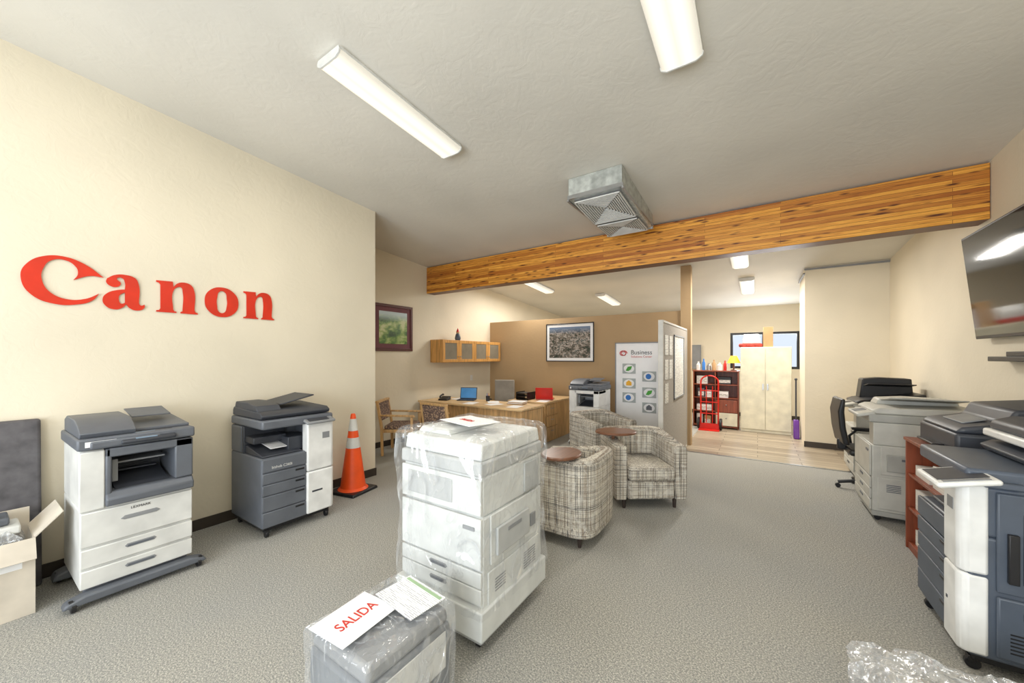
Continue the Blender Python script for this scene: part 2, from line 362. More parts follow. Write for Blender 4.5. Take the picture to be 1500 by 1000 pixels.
# ================================================================ wall letters
Cc=[[(0,.175),(.028,.275),(.105,.342),(.20,.356),(.30,.318),(.395,.235,1),(.325,.236),(.240,.190,1),(.262,.240),(.248,.298),(.195,.332),(.138,.318),(.098,.248),(.094,.16),(.133,.080),(.21,.042),(.30,.057),(.372,.108,1),(.33,.043),(.255,.008),(.155,.0),(.05,.05)]]
a_=[[(.018,.235,1),(.06,.268),(.118,.279),(.176,.262),(.197,.215),(.199,.06,1),(.209,.040),(.233,.050,1),(.230,.02),(.190,-.004),(.145,.011),(.124,.04,1),(.096,.005),(.05,-.007),(.007,.02),(-.006,.07),(.018,.117),(.07,.148),(.117,.160,1),(.117,.215),(.10,.251),(.072,.242),(.094,.205),(.071,.173),(.034,.178),(.013,.205)],
    [(.117,.135,1),(.089,.112),(.083,.07),(.096,.042),(.117,.052,1)]]
n_=[[(0,.269,1),(.108,.274,1),(.112,.226,1),(.140,.263),(.184,.278),(.235,.260),(.257,.21),(.258,.037,1),(.266,.018,1),(.282,.012,1),(.282,0,1),(.160,0,1),(.160,.012,1),(.174,.02,1),(.176,.19),(.163,.232),(.136,.227),(.111,.19),(.110,.03,1),(.118,.014,1),(.132,.012,1),(.132,0,1),(0,0,1),(0,.012,1),(.018,.016,1),(.027,.03,1),(.027,.235,1),(.017,.25,1),(0,.256,1)]]
o_=[[(-.003,.137),(.033,.236),(.13,.278),(.228,.236),(.265,.137),(.228,.036),(.13,-.006),(.033,.036)],[(.091,.17),(.117,.24),(.152,.235),(.169,.17),(.169,.10),(.143,.035),(.108,.04),(.091,.10)]]
off=[(Cc,.255),(a_,.650),(n_,.955),(o_,1.292),(n_,1.60)]
T=thing('wall_sign','red serif wall lettering mounted on cream wall','sign',(XL+.005,1.08,1.985))
for g,u in off:
    me=glyph(g,.003); flat(me,(0,1,0),(0,0,1),(.004,u-1.08,0),'letter',CANON,T)
# ================================================================ generic small parts
def caster(T,x,y,r=.035):
    m=M(); m.cyl((x-.012,y,r+.0015),r,.024,'x',seg=18); m.box(x-.02,x+.02,y-.02,y+.012,r+.01,r*2+.012); m.obj('caster',BLK,T,.003)
def drawer(T,x0,x1,z0,z1,y,md,mh=None,hw=.14,name='drawer'):
    m=M(); m.box(x0,x1,y-.018,y,z0+.003,z1-.003); d=m.obj(name,md,T,.006)
    cx=(x0+x1)/2; cz=z0+(z1-z0)*.62
    if mh is not None:
        m=M(); m.prism([(cx-hw/2,cz),(cx-hw/2+.012,cz+.013),(cx+hw/2-.012,cz+.013),(cx+hw/2,cz),(cx+hw/2-.012,cz-.013),(cx-hw/2+.012,cz-.013)],'y',y-.021,y-.016)
        m.obj('handle',mh,d,.002)
        m=M(); m.prism([(cx-hw/2+.012,cz-.002),(cx-hw/2+.018,cz+.005),(cx+hw/2-.018,cz+.005),(cx+hw/2-.012,cz-.002),(cx+hw/2-.018,cz-.008),(cx-hw/2+.018,cz-.008)],'y',y-.0225,y-.0205)
        m.obj('grip_recess',DG,d)
    return d
# ---------------------------------------------------------------- printer on stand
def lexmark(T,lab=True,st=1.0,bay=None,lo=None):
    bay=bay or DG; lo=lo or LG
    m=M(); m.box(-.26,.26,-.27,.28,.06,.10); m.prism([(-.36*st,.035),(-.34*st,.068),(-.26,.090),(.26,.090),(.34*st,.068),(.36*st,.035)],'y',-.355,-.27); m.prism([(-.35*st,.03),(-.33*st,.075),(-.26,.098),(.26,.098),(.33*st,.075),(.35*st,.03)],'y',.17,.29)
    m.obj('stand',bay,T,.012)
    for x in (-.31*st,.31*st):
        for y in (-.33,.24): caster(T,x,y,.032)
    m=M(); m.box(-.28,.28,-.29,.31,.1,.615); m.box(-.28,-.17,-.29,.31,.615,.99); m.box(-.17,.28,.05,.31,.615,.99); m.box(-.285,-.17,-.305,-.28,.60,.985); m.obj('body',lo,T,.008)
    drawer(T,-.28,.28,.105,.225,-.29,lo,MG,.16); drawer(T,-.28,.28,.235,.36,-.29,lo,MG,.16); d=drawer(T,-.28,.28,.37,.595,-.29,lo,None,.16,name='front_cover')
    m=M(); m.prism([(-.10,.505),(-.08,.522),(.08,.522),(.10,.505),(.08,.495),(-.08,.495)],'y',-.311,-.306); m.obj('handle',MG,d,.002)
    if lab: text('LEXMARK',.10,BLKTXT,(0,-.3095,.565),FR,FU,d)
    m=M(); m.box(.18,.285,-.31,.30,.70,.99); m.box(-.17,-.14,-.31,.05,.66,.99); m.box(-.17,.285,-.31,.05,.93,.99)
    m.prism([(-.33,.61),(-.335,.66),(-.30,.70),(.05,.72),(.05,.61)],'x',-.17,.285)
    m.box(-.14,.18,.03,.055,.70,.93); m.obj('output_bay',bay,T,.01)
    m=M(); m.prism([(-.27,.705),(-.2,.72),(.02,.78),(.02,.705)],'x',-.12,.16); m.box(-.13,.17,-.02,.03,.84,.93); m.box(-.10,.12,-.12,.0,.79,.80)
    for k in range(5): m.box(-.11,.15,-.06+k*.012,-.054+k*.012,.80+k*.02,.808+k*.02)
    m.obj('output_tray',DG2,T,.003)
    m=M(); m.box(-.11,.15,-.20,.02,.862,.874); m.box(-.13,-.10,-.24,.0,.75,.90); m.obj('paper_guide',MG,T,.003)
    m=M(); m.box(-.295,.295,-.315,.315,.995,1.07); m.box(-.24,.1,-.325,-.30,1.0,1.05); m.obj('scanner',DG,T,.015)
    m=M(); m.prism([(-.27,1.07),(-.29,1.10),(-.22,1.14),(-.1,1.175),(.2,1.18),(.29,1.15),(.29,1.07)],'x',-.28,-.02); m.prism([(-.22,1.07),(-.22,1.09),(.28,1.13),(.28,1.07)],'x',-.02,.285); m.prism([(-.05,1.15),(.18,1.19),(.18,1.2),(-.05,1.16)],'x',.0,.22); m.obj('document_feeder',DG,T,.012)
    m=M(); vs=m.box(-.10,.18,-.345,-.24,1.03,1.055); m.rot(vs,math.radians(28),'X',(0,-.29,1.04)); p=m.obj('control_panel',DG2,T,.008)
    m=M(); vs=m.box(-.03,.08,-.33,-.255,1.054,1.058); m.rot(vs,math.radians(28),'X',(0,-.29,1.04)); m.obj('screen',mat('grey_blue_display',(120,140,160),.2),p)
    m=M(); m.box(-.26,-.12,-.3165,-.3155,1.015,1.05); m.obj('name_plate',PAPER,T)
T=thing('office_printer','light grey and charcoal multifunction printer on wheeled stand beside wall','printer',(-3.89,.72,0),90); lexmark(T)
T=thing('office_printer','white multifunction printer with dark scanner beside tan partition','printer',(-2.60,6.55,0),0); lexmark(T,True,.82,WHITE,WHITE)
# ---------------------------------------------------------------- colour copier
def bizhub(T,dark,dark2,white,wfrac=.055,lab='bizhub C360i',panel=(.03,.31,-.40,-.25),pm=None,setback=-.32,ph=16):
    pm=pm or white
    m=M(); m.box(-.30,.30,-.29,.31,.055,.10); m.obj('plinth',BLK,T,.01)
    for x in (-.27,.27):
        for y in (-.28,.26): caster(T,x,y,.03)
    m=M(); m.box(-.32,.32,-.31,.33,.09,.70); m.box(-.32,.32,.10,.33,.70,.95); m.box(.16,.32,-.26,.10,.70,.95); m.obj('body',dark,T,.014)
    zz=[.095,.235,.375,.475,.575]
    for a,b in zip(zz,zz[1:]): 
        d=drawer(T,-.32,wfrac,a,b,-.31,dark,None)
        m=M(); m.box(wfrac-.10,wfrac-.02,-.331,-.326,b-.035,b-.018); m.obj('handle',BLK,d,.002)
    d=drawer(T,-.32,wfrac,.58,.70,-.31,dark,None,name='front_door')
    if lab: text(lab,.17,LG,(-.16,-.3295,.62),FR,FU,d)
    m=M(); m.prism([(wfrac,-.345),(.30,-.345),(.325,-.32),(.325,-.24),(wfrac,-.24)],'z',.10,.50); m.obj('side_column',white,T,.014)
    m=M(); m.prism([(wfrac+.002,-.345),(.30,-.345),(.325,-.32),(.325,-.24),(wfrac+.002,-.24)],'z',.505,.965); cc=m.obj('side_column',white,T,.014)
    m=M(); m.box(wfrac+.045,.20,-.3475,-.344,.30,.315); m.obj('grip_slot',DG2,cc)
    m=M(); m.box(.20,.27,-.3475,-.344,.80,.86); m.obj('status_label',MG,cc)
    m=M(); m.prism([(-.27,.70),(-.27,.715),(.08,.78),(.08,.70)],'x',-.30,.04); m.box(-.30,-.02,-.10,.08,.80,.86); m.box(-.315,.05,.07,.105,.70,.95); m.box(-.06,.12,-.22,.05,.71,.84); m.obj('output_tray',dark2,T,.01)
    m=M(); vs=m.box(-.20,-.02,-.20,.04,.755,.762); m.rot(vs,.14,'X',(0,-.2,.755)); m.obj('printed_output',PAPER,T)
    m=M(); m.box(-.32,.325,-.32,.335,.955,1.035); m.obj('scanner',dark,T,.016)
    f=setback+.05
    m=M(); m.prism([(f,1.04),(f-.02,1.07),(f+.03,1.10),(.30,1.12),(.32,1.09),(.32,1.04)],'x',-.31,.31)
    m.prism([(f+.09,1.10),(f+.13,1.15),(.05,1.175),(.28,1.17),(.31,1.10)],'x',-.30,-.10)
    vs=m.box(-.08,.25,max(-.12,f+.05),.26,1.135,1.15); m.rot(vs,math.radians(-12),'Y',(-.08,0,1.13)); m.obj('document_feeder',dark2,T,.012)
    x0,x1,y0,y1=panel
    m=M(); vs=m.box(x0,x1,y0,y1,.995,1.022); m.rot(vs,math.radians(ph),'X',(0,y1,1.005)); p=m.obj('control_panel',pm,T,.012)
    m=M(); vs=m.box(x0+.03,x1-.06,y0+.02,y1-.02,1.0215,1.025); m.rot(vs,math.radians(ph),'X',(0,y1,1.005)); m.obj('screen',DG2,p)
    m=M(); vs=m.box(x1-.045,x1-.015,y0+.03,y1-.03,1.0215,1.026); m.rot(vs,math.radians(ph),'X',(0,y1,1.005)); m.obj('keypad',MG,p)
    m=M(); m.box((x0+x1)/2-.05,(x0+x1)/2+.05,y1-.03,min(y1+.10,.0),.955,.985); m.obj('panel_arm',dark,T,.006)
    m=M(); m.box(.32,.338,-.22,.05,.12,.42); m.obj('side_panel',dark,T,.012)
    m=M(); m.box(.32,.338,.06,.30,.12,.42); m.obj('side_panel',dark,T,.012)
    m=M(); m.box(.32,.335,-.22,.30,.44,.93); p=m.obj('side_door',dark,T,.012)
    m=M(); m.box(.333,.338,-.14,.24,.50,.84); m.obj('tray_recess',dark2,p,.006)
    m=M(); m.box(.338,.362,-.11,.21,.53,.79,ty=.02); b=m.obj('bypass_tray',dark,p,.01)
    m=M(); m.box(.360,.366,-.02,.12,.73,.76); m.obj('grip_slot',BLK,b,.002)
    m=M(); m.box(.336,.356,-.19,-.155,.50,.74); m.obj('latch',BLK,p,.004)
    for k in range(2):
        m=M(); m.box(.336,.345,-.14+k*.28,-.04+k*.28,.33,.37); m.obj('latch',BLK,p,.004)
    m=M(); m.box(.3355,.337,.20,.28,.87,.91); m.obj('warning_label',YEL,p)
    m=M()
    for i in range(6): m.box(.337,.3395,-.18,-.02,.16+i*.018,.167+i*.018)
    m.obj('vent',BLK,p)
T=thing('photocopier','charcoal and white colour photocopier on casters beside traffic cone','photocopier',(-3.90,1.795,0),90); bizhub(T,DG,DG2,WHITE,pm=MG)
T=thing('photocopier','blue-grey and white photocopier with tilted control panel against wall','photocopier',(1.20,3.165,0),-90); bizhub(T,BG,mat('slate_plastic',(52,57,66),.45),WHITE,.14,None,(.16,.46,-.46,-.24),WHITE,-.10,14)
m=M(); m.box(-.30,.31,-.06,.32,1.125,1.17); m.obj('lid_unit',WHITE,T,.012)
m=M(); m.prism([(-.04,1.17),(-.03,1.22),(.05,1.25),(.28,1.25),(.31,1.17)],'x',-.29,.29); m.obj('lid_unit',DG2,T,.015)
# ---------------------------------------------------------------- generic copier
def copier(T,w,d,body,dark,h=1.0,adfm=None,vents=True,cavity=True,tall=0.0,boxy=False,trim=None):
    X=w/2; F=-d/2; Bk=d/2; adfm=adfm or body; trim=trim or body
    m=M(); m.box(-X+.01,X-.01,F+.02,Bk-.01,.05,.10); m.obj('plinth',trim,T,.008)
    for x in (-X+.06,X-.06):
        for y in (F+.07,Bk-.07): caster(T,x,y,.026)
    m=M(); zt=h-.30
    m.box(-X,X,F+.02,Bk,.10,zt)
    if cavity: m.box(-X,X,.08,Bk,zt,h-.08); m.box(X-.16,X,F+.03,.08,zt,h-.08); m.box(-X+.0,X-.16,.06,.08,zt,h-.08,1)
    else: m.box(-X,X,F+.02,Bk,zt,h-.08)
    m.obj('body',[body,dark],T,.014)
    zz=[.105,.21,.315,.43]
    if boxy: zz=[.27,.36,.45]
    for a,b in zip(zz,zz[1:]): drawer(T,-X,X,a,b,F+.02,body,MG if boxy else dark,.14)
    dd=drawer(T,-X,X,zz[-1]+.005,zt,F+.02,body,None,name='front_door')
    m=M(); m.box(X-.12,X-.04,F-.004,F+.002,zt-.07,zt-.05); m.obj('latch',dark,dd)
    m=M(); m.box(-X-.005,X+.005,F,Bk,h-.08,h); m.obj('scanner',trim,T,.012)
    if boxy:
        ud=drawer(T,-X,X,zt+.01,h-.09,F+.02,body,None,name='upper_door')
        m=M(); m.box(-X+.06,X-.20,F-.003,F+.003,zt+.05,h-.12); m.obj('door_inset',trim,ud,.003)
        m=M(); m.box(-X+.005,X-.005,F+.02,Bk-.01,h,h+.09,ty=.01,tx=.01); m.box(-X+.03,-X+.30,F+.10,Bk-.06,h+.09,h+.125,tx=.02,ty=.02); m.obj('document_feeder',body,T,.012)
    else:
        m=M(); m.prism([(F+.03,h),(F+.02,h+.03),(F+.08,h+.06),(Bk-.02,h+.08+tall*.4),(Bk-.01,h)],'x',-X+.01,X-.01)
        m.prism([(F+.12,h+.06),(F+.15,h+.12+tall),(-.02,h+.14+tall),(Bk-.06,h+.13+tall),(Bk-.04,h+.05)],'x',-X+.02,-X+.26)
        m.obj('document_feeder',adfm,T,.014)
        m=M(); vs=m.box(-X+.24,X-.08,F+.16,Bk-.08,h+.095+tall*.6,h+.108+tall*.6); m.rot(vs,math.radians(-8),'Y',(-X+.2,0,h+.1)); m.obj('original_tray',trim if adfm==body else adfm,T,.005)
        m=M(); vs=m.box(-X+.2,X+.0,F-.09,F+.05,h-.02,h+.015); m.rot(vs,math.radians(14),'X',(0,F,h)); p=m.obj('control_panel',body,T,.012)
        m=M(); vs=m.box(-.02,.14,F-.075,F+.02,h+.0145,h+.018); m.rot(vs,math.radians(14),'X',(0,F,h)); m.obj('screen',dark,p)
    m=M(); m.box(X,X+.012,F+.08,Bk-.08,.46,zt-.0); sd=m.obj('side_door',body,T,.008)
    m=M(); m.box(X+.012,X+.03,F+.12,Bk-.2,.50,zt-.08); bt=m.obj('bypass_tray',trim,T,.006)
    m=M(); m.box(X+.03,X+.033,F+.22,F+.36,zt-.13,zt-.11); m.obj('grip_slot',dark,bt)
    m=M(); m.box(X+.012,X+.02,Bk-.17,Bk-.11,.52,.60); m.obj('grip_slot',dark,sd,.002)
    m=M(); m.box(X,X+.01,F+.06,Bk-.05,.13,.43); p=m.obj('side_panel',body,T,.008)
    m=M(); m.box(X,X+.012,.1,Bk-.05,zt+.02,h-.10); m.obj('side_panel',trim,T,.008)
    if vents:
        m=M()
        for i in range(7): m.box(X+.009,X+.012,Bk-.24,Bk-.10,.28+i*.016,.287+i*.016)
        for i in range(5): m.box(X+.009,X+.012,F+.12,F+.22,.30+i*.016,.307+i*.016)
        m.obj('vent',dark,p)
T=thing('photocopier','warm grey office photocopier standing against the wall','photocopier',(1.29,5.28,0),-90); copier(T,.65,.76,LG2,DG,1.04,trim=LG3)
T=thing('photocopier','light grey copier with raised black document feeder','photocopier',(1.37,6.74,0),-90); copier(T,.62,.68,LG2,BLK,.98,BLK,tall=.2)
WB=mat('wrapped_body_plastic',(208,210,207),.5)
T=thing('wrapped_photocopier','tall white photocopier wrapped in clear stretch film','photocopier',(-1.53,1.865,0),0); copier(T,.62,.66,WB,MG,1.035,WB,cavity=False,boxy=True,trim=mat('wrapped_trim',(178,180,179),.5))
BODY1=T
m=M(); m.box(-.335,.335,-.35,.35,.10,.255); m.obj('base_cabinet',WB,T,.008)
def wrapmesh(levels,seed,amp,name='plastic_wrap',m_=WRAP,T=None,n=18,sharp=28,topamp=.8):
    m=M(); rings=[]
    def ring(z,hx,hy,HX,HY):
        pts=[]; per=[]
        for i in range(n): per.append((-hx+2*hx*i/n,-hy))
        for i in range(n): per.append((hx,-hy+2*hy*i/n))
        for i in range(n): per.append((hx-2*hx*i/n,hy))
        for i in range(n): per.append((-hx,hy-2*hy*i/n))
        for (x,y) in per:
            q=noise.noise(Vector((x*7+seed,y*7,z*7)))+.6*noise.noise(Vector((x*19,y*19+seed,z*14)))
            r=1+amp*q/max(HX,HY)
            cx=max(0,abs(x)/hx+abs(y)/hy-1.8) if hx>0 else 0
            r-=cx*.05
            pts.append(m.v((x*r,y*r,z+amp*topamp*(noise.noise(Vector((x*9,y*9,z*9+seed)))+.6*noise.noise(Vector((x*23,y*23+seed,z*9)))))))
        return pts
    for k,(z,hx,hy) in enumerate(levels): rings.append(ring(z,hx,hy,hx,hy))
    zt,hx,hy=levels[-1]
    for q in (.88,.74,.6,.45,.3,.15,.05): rings.append(ring(zt+amp*.2,hx*q,hy*q,hx,hy))
    N=4*n
    for a,b in zip(rings,rings[1:]):
        for i in range(N): m._f([a[i],a[(i+1)%N],b[(i+1)%N],b[i]],0)
    m._f(rings[-1],0)
    return m.obj(name,m_,T,sharp=sharp)
lv=[]
for i in range(22):
    z=.22+i*(1.125-.22)/21; q=i/21; f=1-.045*math.sin(min(1,q*1.2)*math.pi); lv.append((z,.343*f,.363*f))
lv+=[(1.148,.326,.346),(1.165,.305,.325)]
w=wrapmesh(lv,1.3,.015,T=BODY1,sharp=60); w['label']='crumpled clear stretch film'
T=thing('paper_sheet','printed white sheet with red word on top of the wrapped copier','paper',(-1.54,1.83,1.187),0)
m=M(); vs=m.box(-.12,.12,-.17,.17,0,.002); m.rot(vs,math.radians(75),'Z',(0,0,0)); m.obj('sheet',m_lines('lined_paper',(242,242,242),(196,196,198),.016,.08),T)
text('SALIDA',.13,REDTXT,(-.02,.0,.004),(math.cos(-.25),math.sin(-.25),0),(-math.sin(-.25),math.cos(-.25),0),T,h=.04)
# small wrapped printer
T=thing('wrapped_printer','small grey printer wrapped in clear stretch film on carpet','printer',(-1.355,1.03,0),0)
m=M(); m.box(-.195,.195,-.22,.22,.02,.40); m.obj('body',mat('grey_printer_body',(112,116,120),.5),T,.02)
m=M(); m.box(-.19,.19,-.215,.215,.402,.47,tx=.01,ty=.01); m.obj('lid',MG,T,.02)
m=M(); m.box(-.19,.19,-.226,-.218,.05,.2); m.obj('paper_tray',DG,T,.01)
m=M(); m.box(.194,.2,-.18,.18,.22,.38); m.obj('side_cover',LG,T,.01)
m=M()
for i in range(8): m.box(.194,.199,-.12,.12,.06+i*.014,.066+i*.014)
m.obj('vent',DG2,T)
lv=[(.01+.455*i/12,.206,.232) for i in range(13)]+[(.482,.20,.226),(.49,.19,.215)]
w=wrapmesh(lv,5.1,.009,T=T,n=14,m_=m_wrap('stretch_film_tight',.17,.9,5),sharp=60); w['label']='tight clear stretch film'
def sheet(name,label,x,y,z,w_,h_,rz,m_):
    T=thing(name,label,'paper',(x,y,z),rz); m=M(); m.box(-w_/2,w_/2,-h_/2,h_/2,0,.002); m.obj('sheet',m_,T); return T
T=sheet('paper_sheet','white sheet with large red word on wrapped printer',-1.41,.93,.503,.215,.27,4,PAPER)
text('SALIDA',.185,REDTXT,(.0,.01,.0035),(0,1,0),(-1,0,0),T,h=.052)
T=sheet('paper_sheet','white form with fine print on wrapped printer',-1.32,1.15,.507,.27,.19,-6,m_lines('form_paper',(242,242,240),(140,140,148),.009,.05))
m=M(); m.box(-.125,.125,.065,.082,.002,.0028); m.obj('green_header',mat('form_green',(150,176,140),.7),T)
# bubble wrapped bundle
T=thing('bubble_wrapped_package','low package loosely wrapped in bubble film on carpet','package',(.83,1.98,0),4)
m=M(); m.box(-.36,.38,-.30,.24,.0,.27); m.obj('carton',LG2,T,.02)
lv=[(.008+.27*i/8,.44+.02*math.sin(i*1.7),.345) for i in range(9)]+[(.32,.41,.32),(.35,.33,.26)]
w=wrapmesh(lv,9.7,.055,T=T,n=26,m_=WRAP2,sharp=30,topamp=1.0); w['label']='crumpled bubble film'
# ================================================================ left corner stuff
T=thing('leaning_panel','worn dark grey panel leaning on its edge against wall','panel',(-4.2,.0,0),0)
m=M(); m.prism([(-.012,0.002),(.035,0.002),(-.040,1.16),(-.087,1.16)],'y',-.75,.34); m.obj('board',DARKW,T,.018,3)
T=thing('cardboard_box','open pale cardboard box holding bubble film and plastic parts on carpet','box',(-3.93,.03,0),0)
m=M(); a,b,h=.17,.25,.47
m.box(-a,a,-b,b,0.001,.012); m.box(-a,-a+.008,-b,b,.012,h); m.box(a-.008,a,-b,b,.012,h); m.box(-a+.008,a-.008,-b,-b+.008,.012,h); m.box(-a+.008,a-.008,b-.008,b,.012,h); m.obj('carton',CARD2,T)
m=M(); vs=m.box(-a,a,b-.006,b,h,h+.17); m.rot(vs,math.radians(-42),'X',(0,b,h)); m.obj('flap',CARD2,T)
m=M(); vs=m.box(a-.006,a,-b,b,h,h+.13); m.rot(vs,math.radians(150),'Y',(a,0,h)); m.obj('flap',CARD2,T)
m=M(); vs=m.box(-a,-a+.006,-b,b,h,h+.12); m.obj('flap',CARD2,T)
m=M(); m.box(a-.001,a+.001,.04,.2,.30,.40); m.obj('packing_label',PAPER,T)
w=wrapmesh([(.3,.14,.2),(.40,.15,.21),(.48,.14,.2),(.53,.10,.15)],3.3,.05,T=T,n=10,m_=WRAP2,name='bubble_film')
m=M(); m.box(-.10,.10,.02,.2,.50,.55); m.obj('plastic_part',LG,T,.01)
m=M(); m.box(-.12,.06,.0,.16,.555,.60); m.obj('plastic_part',DG,T,.01)
m=M(); vs=m.box(-.02,.14,-.2,.0,.52,.55); m.rot(vs,.3,'Y',(0,0,.52)); m.obj('plastic_part',MG,T,.01)
m=M(); m.tube([(.1,-.15,.56),(.12,-.02,.60),(.08,.1,.58),(.0,.12,.62)],.008,8); m.obj('cable',BLK,T)
# ---------------------------------------------------------------- traffic cone
T=thing('traffic_cone','orange traffic cone with white reflective collars on black base','traffic cone',(-4.02,2.63,0),12)
m=M(); m.box(-.20,.20,-.20,.20,0.001,.035,tx=.01,ty=.01); m.obj('base',BLK,T,.01)
def rr(z): return .145-(z-.035)*(.145-.028)/.87
m=M(); m.lathe([(.17,.035),(rr(.05)+.01,.05),(rr(.06),.06),(rr(.905),.905),(.02,.92)]); m.obj('cone',ORANGE,T)
for a,b in ((.52,.64),(.72,.86)):
    m=M(); m.lathe([(rr(a)+.002,a),(rr(b)+.002,b)]); m.obj('reflective_collar',SILV,T)
# ================================================================ armchairs
def armchair(T):
    m=M(); P=[]
    for y in (-.36,-.25,-.12,.0): P.append((.315,y))
    for i in range(1,16):
        a=math.pi*i/16; c,s_=math.cos(a),math.sin(a)
        P.append((.315*math.copysign(abs(c)**.42,c),.04+.29*abs(s_)**.42))
    for y in (.0,-.12,-.25,-.36): P.append((-.315,y))
    rings=[]
    for i,(x,y) in enumerate(P):
        a=P[max(0,i-1)]; b=P[min(len(P)-1,i+1)]; tx,ty=b[0]-a[0],b[1]-a[1]; l=math.hypot(tx,ty); nx,ny=ty/l,-tx/l
        back=max(0,min(1,(y+.36)/.62)); h=.67+.08*back**1.3; t=.068
        pr=[(-t*.8,.10),(t*.8,.10),(t*.95,.2),(t,.5),(t,h-.045),(t*.8,h-.01),(0,h),(-t*.85,h-.012),(-t,h-.05),(-t,.3)]
        rings.append([m.v((x+nx*q,y+ny*q,z)) for q,z in pr])
    n=len(rings[0])
    for a,b in zip(rings,rings[1:]):
        for i in range(n): m._f([a[i],a[(i+1)%n],b[(i+1)%n],b[i]],0)
    m._f(rings[0],0); m._f(rings[-1][::-1],0)
    m.obj('shell',PLAID,T,.012,sharp=50)
    m=M(); m.box(-.245,.245,-.37,.26,.11,.30); m.obj('seat_base',PLAID,T,.02)
    m=M(); m.box(-.245,.245,-.40,.22,.305,.45); m.obj('seat_cushion',PLAID,T,.035,3)
    for x in (-.27,.27):
        for y in (-.30,.24):
            m=M(); m.cyl((x,y,0.001),.016,.115,r2=.024,seg=12); m.obj('leg',LEGW,T)
    m=M(); m.cyl((-.33,-.12,.62),.018,.135); m.lathe([(.215,.755),(.225,.762),(.225,.774),(.215,.782)],(-.30,-.12,0),36,0,'z',1,.8); m.obj('tablet',BROWN,T,.0,label='round walnut swivel writing tablet')
A1=thing('armchair','tub armchair in beige plaid fabric with round swivel tablet, seat visible','armchair',(-1.13,4.32,0),35,'plaid tub armchairs'); armchair(A1)
A2=dup(A1,(-1.46,3.15,0),-90); A2.scale=(.93,.90,1); A2['label']='tub armchair in beige plaid fabric turned away beside wrapped copier'
A3=dup(A1,(-1.98,5.40,0),60); A3['label']='tub armchair in beige plaid fabric behind another armchair'
for c in A2.children:
    if c.name.startswith('tablet'): c.location.x+=.60; c.location.y+=.19
for c in list(A3.children):
    if c.name.startswith('tablet'): bpy.data.objects.remove(c)
# ================================================================ desks
def desk(T,w,d,top,sides,ped=None):
    m=M(); m.box(-w/2,w/2,-d/2,d/2,.715,.75); m.obj('desktop',top,T,.006)
    for x in (-w/2+.02,w/2-.05):
        m=M(); m.box(x,x+.03,-d/2+.03,d/2-.03,0.001,.715); m.obj('side_panel',sides,T,.003)
    m=M(); m.box(-w/2+.05,w/2-.05,-d/2+.10,-d/2+.125,.12,.715); m.obj('modesty_panel',sides,T,.003)
    if ped:
        m=M(); m.box(ped,ped+.42,-d/2+.15,d/2-.05,.04,.70); p=m.obj('pedestal',sides,T,.004)
T=thing('desk','oak office desk with papers and laptop in alcove','desk',(-4.32,5.38,0),0); desk(T,2.38,.78,OAK,OAKZ,.6)
T=thing('desk','oak return desk with drawers beside tan partition','desk',(-3.66,6.62,0),0); desk(T,.82,1.3,OAK,OAKZ)
for k in range(3):
    m=M(); m.box(.392,.405,-.55,-.1,.08+k*.21,.27+k*.21); d=m.obj('drawer',OAKZ,T,.004)
    m=M(); m.tube([(.405,-.38,.2+k*.21),(.42,-.37,.2+k*.21),(.42,-.28,.2+k*.21),(.405,-.27,.2+k*.21)],.005,8); m.obj('handle',METAL,d)
def laptop(x,y,z,rz,c,scr,label):
    T=thing('laptop',label,'laptop',(x,y,z),rz)
    m=M(); m.box(-.17,.17,-.12,.12,0.001,.016); m.box(-.15,.15,-.03,.10,.016,.018,1); m.obj('base',[c,BLK],T,.003)
    m=M(); vs=m.box(-.17,.17,.115,.125,.016,.24); m.rot(vs,math.radians(-12),'X',(0,.12,.016)); s=m.obj('lid',c,T,.003)
    m=M(); vs=m.box(-.155,.155,.112,.1155,.03,.225); m.rot(vs,math.radians(-12),'X',(0,.12,.016)); m.obj('screen',scr,s)
laptop(-4.72,5.52,.751,25,DG2,mat('blue_screen',(60,120,170),.2,emis=.4),'black laptop with lit blue screen on desk')
laptop(-3.55,6.55,.751,200,RED,SCREEN,'red laptop open on desk')
T=thing('desk_phone','black desk telephone on oak desk','phone',(-5.1,5.3,.751),20)
m=M(); m.prism([(-.1,0.001),(.1,0.001),(.1,.07),(-.1,.025)],'x',-.09,.09); m.obj('base',BLK,T,.006)
m=M(); m.tube([(-.06,-.08,.06),(-.06,-.05,.085),(-.06,.05,.105),(-.06,.08,.095)],.017); m.obj('handset',BLK,T)
for i,(x,y,r) in enumerate(((-4.35,5.2,12),(-3.9,5.3,-20),(-4.1,5.55,40),(-3.4,6.2,10),(-3.42,5.25,5),(-5.0,5.6,-8))):
    sheet('paper_sheet','loose white sheet on oak desk',x,y,.7515,.21,.28,r,PAPER)['group']='papers on the desks'
T=thing('file_folders','stack of tan folders and papers on oak desk','folders',(-3.6,5.58,.751),8)
for k,mm in enumerate((CARD,PAPER,CARD,PAPER)):
    m=M(); m.box(-.15+.01*k,.15+.006*k,-.11,.11,.001+k*.013,.012+k*.013); m.obj('folder',mm,T,.001)
T=thing('pen_holder','black mesh pen holder with pens on oak desk','pen holder',(-4.28,5.62,.751))
m=M(); m.lathe([(.035,0.001),(.04,.1),(.036,.1),(.03,.005)]); m.obj('cup',BLK,T)
for k,mm in enumerate((BLUE,RED,YEL)):
    m=M(); m.tube([(-.01+.01*k,0,.01),(-.03+.03*k,.01,.15)],.004,6); m.obj('pen',mm,T)
T=thing('cup','small white cup on desk','cup',(-3.75,6.9,.751)); m=M(); m.lathe([(.03,0.001),(.04,.1),(.036,.1),(.027,.01)]); m.obj('body',WHITE,T)
T=thing('paper_tray','black stacked letter tray on desk','paper tray',(-3.85,6.3,.751)); m=M()
